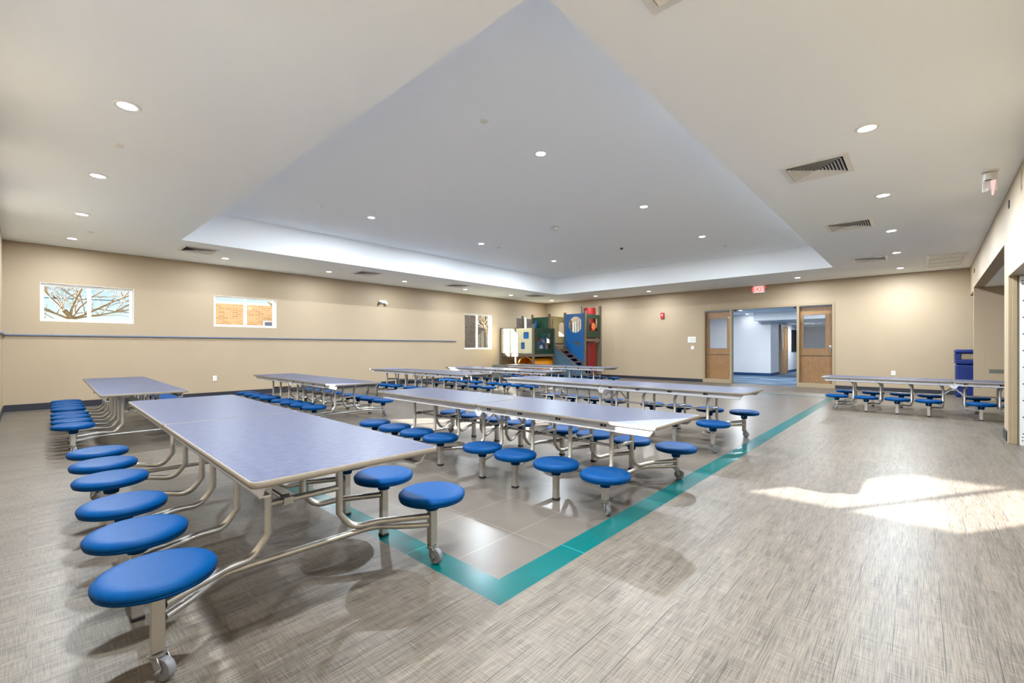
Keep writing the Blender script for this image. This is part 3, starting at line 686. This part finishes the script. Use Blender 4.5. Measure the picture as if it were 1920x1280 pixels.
# ------------------------------------------------------------------ blue bin
b = empty('trash_bin', (12.93,-.78,0)); tag(b, 'royal blue plastic bin with an open slot, tucked behind the alcove corner', 'bin')
mk('bin_body', lambda bm: (box(bm, (-.19,-.22,0), (.19,.22,.66), bevel=.03, seg=3), box(bm, (-.20,-.15,.05), (-.188,.15,.60), bevel=.004)), M['binblue'], b)
mk('bin_lid', lambda bm: (box(bm, (-.20,-.23,.665), (.20,.23,.76), bevel=.02), box(bm, (-.20,-.23,.76), (-.12,-.15,.88)), box(bm, (-.20,.15,.76), (.20,.23,.88)), box(bm, (.14,-.23,.76), (.20,.23,.88)), box(bm, (-.21,-.235,.88), (.21,.235,.96), bevel=.03, seg=3)), M['binblue'], b)
mk('swing_flap', lambda bm: box(bm, (-.17,-.14,.765), (-.155,.14,.875)), M['frame'], b)

# ------------------------------------------------------------------ ceiling fixtures
def lamp(name, loc, power, rad, col=(.865,.935,1)):
    l = bpy.data.lights.new(name, 'AREA'); l.shape = 'DISK'; l.size = rad*2*S; l.energy = power; l.color = col
    l.spread = math.radians(180)
    o = bpy.data.objects.new(name, l); C.objects.link(o); o.location = Vector(loc); return o
LP = 56
def downlight(x, y, z, label, power=LP, group='recessed downlights'):
    o = empty('downlight', (x,y,z)); tag(o, label, 'ceiling light', group)
    link('trim_ring', cached('ring', 'trim_ring', lambda bm: lathe(bm, [(.052,-.001),(.074,-.001),(.076,-.004),(.072,-.009),(.056,-.007),(.052,-.001)], 28, cap=False), M['whitemetal']), o)
    link('lens', cached('lens', 'lens', lambda bm: lathe(bm, [(.001,-.004),(.055,-.004),(.055,-.002),(.001,-.002)], 28), M['lens']), o)
    l = lamp('downlight_lamp', (0,0,-.012*S), power, .05); l.parent = o
ordn = ['first','second','third','fourth','fifth','sixth','seventh']
for i, x in enumerate((2.31,4.315,6.335,8.338,10.31,12.362)):  # first of this row is out of view, added to light the room
    downlight(x, .29-.002*i, H, 'recessed downlight in the line along the right wall, %s' % ('added out of view for light' if i == 0 else ordn[i-1]+' from the camera'))
for i, y in enumerate((.30,2.15,4.03,5.88,7.72,9.55)):  # the two nearest are unseen extra units for light at the near end
    downlight(.47, y, H, 'recessed downlight on the left ceiling band, %s' % (('added out of view for light, unit %s' % ('one','two')[i]) if i < 2 else ordn[i-2]+' from the camera'), power=26 if i == 5 else (76 if i < 2 else 54))
for i, x in enumerate((2.51,4.49,6.44,8.47,10.40,12.53)):
    downlight(x, 9.56, H, 'recessed downlight above the slate rail wall, %s from the left corner light' % ordn[i], power=23)
for i, y in enumerate((7.70,5.88,2.13)):
    downlight(12.42, y, H, 'recessed downlight in front of the doorway wall, %s from the play structure' % ordn[i], power=28)
for j, y in enumerate((3.13,6.76)):
    for i, x in enumerate((3.90,6.44,8.95)):
        downlight(x, y, HT, 'recessed downlight in the raised tray, %s from the camera, %s line' % (ordn[i], ('right','left')[j]), power=100)

def vent(x, y, label, rz=0):
    o = empty('ceiling_vent', (x,y,H), rz); tag(o, label, 'ceiling vent', 'square ceiling diffusers')
    link('vent_frame', cached('vf', 'vent_frame', lambda bm: plate_hole(bm, rect(-.256,-.256,.256,.256), [rect(-.215,-.215,.215,.215)], 'z', -.012, -.0005), M['whitemetal']), o)
    link('vent_throat', cached('vt', 'vent_throat', lambda bm: box(bm, (-.214,-.214,-.002), (.214,.214,-.0006)), M['black']), o)
    def fb(bm):
        for k in range(8):
            a = .205-.025*k; b = a-.020
            for q in range(4):
                R = Matrix.Rotation(q*PI/2, 3, 'Z')
                pts = [Vector((-a,-a,-.022)), Vector((a,-a,-.022)), Vector((b,-b,-.005)), Vector((-b,-b,-.005))]
                vs = [bm.verts.new(R@p) for p in pts]; bm.faces.new(vs)
    link('vent_blade', cached('vb', 'vent_blade', fb, M['whitemetal']), o)
vent(1.86,.72,'square louvred vent cut by the top edge of the view')
for i, (x, y) in enumerate(((4.99,.70),(7.58,.69),(10.72,.67))): vent(x, y, 'square louvred ceiling vent by the right wall, %s from the camera' % ordn[i])
for i, (x, y) in enumerate(((1.99,9.07),(5.16,9.13),(7.82,9.14),(11.02,9.09))): vent(x, y, 'square louvred ceiling vent above the slate rail wall, %s from the left' % ordn[i])
g = empty('return_grille', (11.85,-.38,H)); tag(g, 'long white three-panel return grille near the doorway wall', 'air grille')
mk('grille_frame', lambda bm: plate_hole(bm, rect(-.80,-.27,.80,.27), [rect(-.77,-.23,-.27,.23),rect(-.24,-.23,.25,.23),rect(.28,-.23,.77,.23)], 'z', -.012, -.0005), M['whitemetal'], g)
mk('grille_slat', lambda bm: [box(bm, (x0, -.22+.03*k, -.009), (x0+.50, -.20+.03*k, -.003)) for x0 in (-.77,-.25,.27) for k in range(15)], M['whitemetal'], g)

def disc(name, x, y, z, r, label, mat='whitemetal', cat='sprinkler', h=.01, group='ceiling sprinkler heads'):
    tag(mk(name, lambda bm: lathe(bm, [(r*1.05,-.0005),(r,-h),(r*.5,-h*1.6),(.001,-h*1.6)], 16), M[mat], loc=(x,y,z)), label, cat, group)
for i, (x, y) in enumerate(((2.97,3.08),(6.9,3.07),(10.12,3.06),(3.07,6.81),(6.95,6.75),(10.07,6.75))):
    disc('ceiling_sprinkler', x, y, HT, .038, 'flat sprinkler cover in the raised tray, %s from the camera on its %s side' % (ordn[i%3], 'right' if i < 3 else 'left'))
for x, y, lb in ((.51,4.87,'flat sprinkler cover between the first two left band downlights'),(.63,8.83,'flat sprinkler cover near the far end of the left band'),(4.54,9.11,'flat sprinkler cover left of the second rail wall vent'),(8.53,9.16,'flat sprinkler cover right of the third rail wall vent'),(12.35,8.78,'flat sprinkler cover above the play structure'),(12.3,3.94,'flat sprinkler cover above the left sidelight')):
    disc('ceiling_sprinkler', x, y, H, .035, lb)
o = empty('smoke_detector', (6.44,4.84,HT)); tag(o, 'white boxy detector hanging in the middle of the raised tray', 'detector')
mk('detector_base', lambda bm: lathe(bm, [(.07,-.0005),(.07,-.012),(.001,-.012)], 20), M['whitemetal'], o)
mk('detector_body', lambda bm: box(bm, (-.055,-.045,-.06), (.055,.045,-.0125), bevel=.012, seg=3), M['whitemetal'], o)
disc('motion_sensor', 8.81, 4.80, HT, .03, 'small dark sensor beyond the boxy tray detector', 'dark', 'sensor', .02, None)

# emergency light on the ceiling at the right
e = empty('emergency_light', (6.15,-.50,H)); tag(e, 'white emergency light unit hanging from the ceiling beside the right wall', 'emergency light')
mk('canopy', lambda bm: lathe(bm, [(.06,-.0005),(.06,-.012),(.02,-.016),(.001,-.016)], 20), M['whitemetal'], e)
mk('light_housing', lambda bm: (box(bm, (.0,-.05,-.19), (.02,.05,-.017), bevel=.004), box(bm, (-.05,-.006,-.19), (.0,.02,-.17))), M['whitemetal'], e)
for yy in (.045,):
    hd = mk('lamp_head', lambda bm: lathe(bm, [(.028,-.03),(.032,-.09),(.028,-.092),(.026,-.088),(.001,-.088)], 20, c=(-.03,yy-.03,0)), M['whitemetal'], e)
    mk('lamp_lens', lambda bm: lathe(bm, [(.001,-.093),(.025,-.093),(.025,-.0925),(.001,-.0925)], 20, c=(-.03,yy-.03,0)), M['grey'], hd)
mk('sign_blade', lambda bm: prism(bm, [(-.035,-.10),(.0,-.10),(-.008,-.24),(-.022,-.24)], 'x', -.034, -.028), M['signface'], e)

# emergency light on the far wall
e = empty('emergency_light', (6.334, YF, 2.2)); tag(e, 'small white twin-head emergency light high on the rail wall', 'emergency light')
mk('light_housing', lambda bm: box(bm, (-.10,-.06,-.035), (.10,-.001,.045), bevel=.015, seg=3), M['whitemetal'], e)
for sx in (-1,1): mk('lamp_head', lambda bm: lathe(bm, [(.001,-.095),(.03,-.095),(.03,-.05),(.001,-.05)], 16, c=(sx*.09,0,-.03), axis='y'), M['grey'] if sx < 0 else M['whitemetal'], e)

# exit sign
e = empty('exit_sign', (XB-.03, 3.16, 2.46)); tag(e, 'lit EXIT sign with pink red letters above the doorway', 'exit sign')
mk('sign_housing', lambda bm: box(bm, (-.02,-.145,0), (.02,.145,.205), bevel=.004), M['whitemetal'], e)
mk('sign_face', lambda bm: box(bm, (-.0235,-.125,.02), (-.0205,.115,.185)), M['signface'], e)
mk('mount_arm', lambda bm: (box(bm, (.0,.145,.05), (.012,.20,.07)), box(bm, (.0,-.20,.10), (.012,-.145,.12))), M['steel'], e)
cu = bpy.data.curves.new('exit_text', 'FONT'); cu.body = 'EXIT'; cu.size = .17*S; cu.align_x = 'CENTER'; cu.extrude = .003
to = bpy.data.objects.new('exit_text', cu); C.objects.link(to)
bpy.context.view_layer.update()
me = bpy.data.meshes.new_from_object(to.evaluated_get(bpy.context.evaluated_depsgraph_get())); bpy.data.objects.remove(to)
me.materials.clear(); me.materials.append(M['signred'])
t = link('sign_letters', me, e, (-.026,-.004,.045)); t.rotation_euler = (PI/2, 0, -PI/2)

# wall fittings
def plate(name, loc, w, h, axis, label, cat, mat='white', detail='toggle', sgn=-1):
    o = empty(name, loc); tag(o, label, cat)
    t = .008*sgn
    if axis == 'x':
        mk('cover_plate', lambda bm: box(bm, (sgn*.0008,-w/2,-h/2), (t,w/2,h/2), bevel=.0015), M[mat], o)
        if detail == 'toggle': mk('toggle', lambda bm: box(bm, (t,-.006,-.012), (t*1.8,.006,.012)), M['whitemetal'], o)
        if detail == 'socket': mk('socket_slot', lambda bm: [box(bm, (t,-.009,z-.008), (t*1.1,.009,z+.008)) for z in (-.018,.018)], M['print'], o)
    else:
        mk('cover_plate', lambda bm: box(bm, (-w/2,sgn*.0008,-h/2), (w/2,t,h/2), bevel=.0015), M[mat], o)
        if detail == 'socket': mk('socket_slot', lambda bm: [box(bm, (-.009,t,z-.008), (.009,t*1.1,z+.008)) for z in (-.018,.018)], M['print'], o)
    return o
plate('wall_outlet', (2.56,YF,.383), .065, .10, 'y', 'white outlet low on the rail wall between the two small windows', 'outlet', detail='socket')
plate('light_switch', (XB,4.93,1.0), .08, .10, 'x', 'white light switch under the notice beside the doorway', 'switch')
plate('wall_outlet', (XB,.42,.42), .07, .10, 'x', 'white outlet low on the wall right of the doorway', 'outlet', detail='socket')
s = plate('wall_notice', (XB,4.95,1.235), .23, .17, 'x', 'white notice with small print left of the doorway', 'sign', 'paper', detail=None)
mk('notice_print', lambda bm: [box(bm, (-.0095,-.09,-.05+.03*i), (-.0085,.08-.02*(i%2),-.042+.03*i)) for i in range(4)], M['print'], s)
plate('switch_plate', (NICX1,-1.07,.56), .18, .07, 'x', 'grey switch plate on the alcove wall', 'switch', 'grey', detail=None)
f = empty('fire_alarm', (XB,5.84,1.99)); tag(f, 'red fire alarm strobe on the wall left of the doorway', 'fire alarm')
mk('alarm_body', lambda bm: box(bm, (-.05,-.055,-.09), (-.001,.055,.09), bevel=.008), M['firered'], f)
mk('alarm_strobe', lambda bm: box(bm, (-.062,-.02,-.01), (-.051,.02,.03)), M['white'], f)
for i, (x, z, lb) in enumerate(((6.95,2.50,'small dark wall jack high on the right wall, nearer the camera'),(12.0,2.44,'small dark wall jack high on the right wall, beyond the alcove ceiling'))):
    tag(mk('wall_jack', lambda bm: box(bm, (-.03,.0005,-.04), (.03,.008,.04), bevel=.002), M['dark'], loc=(x,RY(x),z)), lb, 'jack')

# corridor lamps; the last two are added to brighten the corridor
for i, (x, y) in enumerate(((15.6,4.25),(17.3,4.5),(15.6,2.0),(20.5,3.0))):
    z = 2.2 if x < 17 or y > 4.22 else 1.93
    downlight(x, y, z, ('corridor ceiling light nearest the doorway','corridor ceiling light deeper inside beside the soffit','corridor ceiling light behind the right sidelight, added to brighten the corridor','corridor ceiling light under the soffit, added to brighten the corridor')[i], power=(50,2,60,40)[i], group='corridor downlights')

# ------------------------------------------------------------------ light, world, camera
sun = bpy.data.lights.new('sun', 'SUN'); sun.energy = 40; sun.angle = math.radians(.6); sun.color = (1,.985,.965)
so = bpy.data.objects.new('sun', sun); C.objects.link(so)
el = math.atan(.335); hz = Vector((1,-.635,0)).normalized()
dirv = hz*math.cos(el)+Vector((0,0,-math.sin(el)))
so.rotation_euler = dirv.to_track_quat('-Z', 'Y').to_euler(); so.location = (-8, 14, 6)
wd = bpy.data.worlds.new('sky'); sc.world = wd; wd.use_nodes = True
nt = wd.node_tree; nt.nodes.clear()
sk = nt.nodes.new('ShaderNodeTexSky'); sk.sky_type = 'NISHITA'; sk.sun_disc = False; sk.sun_elevation = math.radians(28); sk.sun_rotation = math.radians(200)
sk.air_density = .9; sk.dust_density = .2; sk.ozone_density = 3.5
bg = nt.nodes.new('ShaderNodeBackground'); bg.inputs[1].default_value = .075
wo = nt.nodes.new('ShaderNodeOutputWorld'); nt.links.new(sk.outputs[0], bg.inputs[0]); nt.links.new(bg.outputs[0], wo.inputs[0])

cam = bpy.data.cameras.new('camera'); co = bpy.data.objects.new('camera', cam); C.objects.link(co)
cam.sensor_fit = 'HORIZONTAL'; cam.sensor_width = 36; cam.lens = 833/1920*36; cam.shift_y = 11.5/1920; cam.clip_start = .02; cam.clip_end = 500
az = math.atan(762/833)
co.location = (0,0,1*S); co.rotation_euler = (PI/2, 0, az-PI/2)
sc.camera = co
sc.view_settings.view_transform = 'Standard'; sc.view_settings.look = 'None'; sc.view_settings.gamma = 1
sc.view_settings.use_curve_mapping = False; sc.view_settings.exposure = 0.88
sc.cycles.max_bounces = 10; sc.cycles.diffuse_bounces = 6; sc.cycles.glossy_bounces = 4; sc.cycles.transparent_max_bounces = 12
sc.cycles.caustics_reflective = False; sc.cycles.caustics_refractive = False; sc.cycles.sample_clamp_indirect = 8
sc.cycles.use_denoising = True
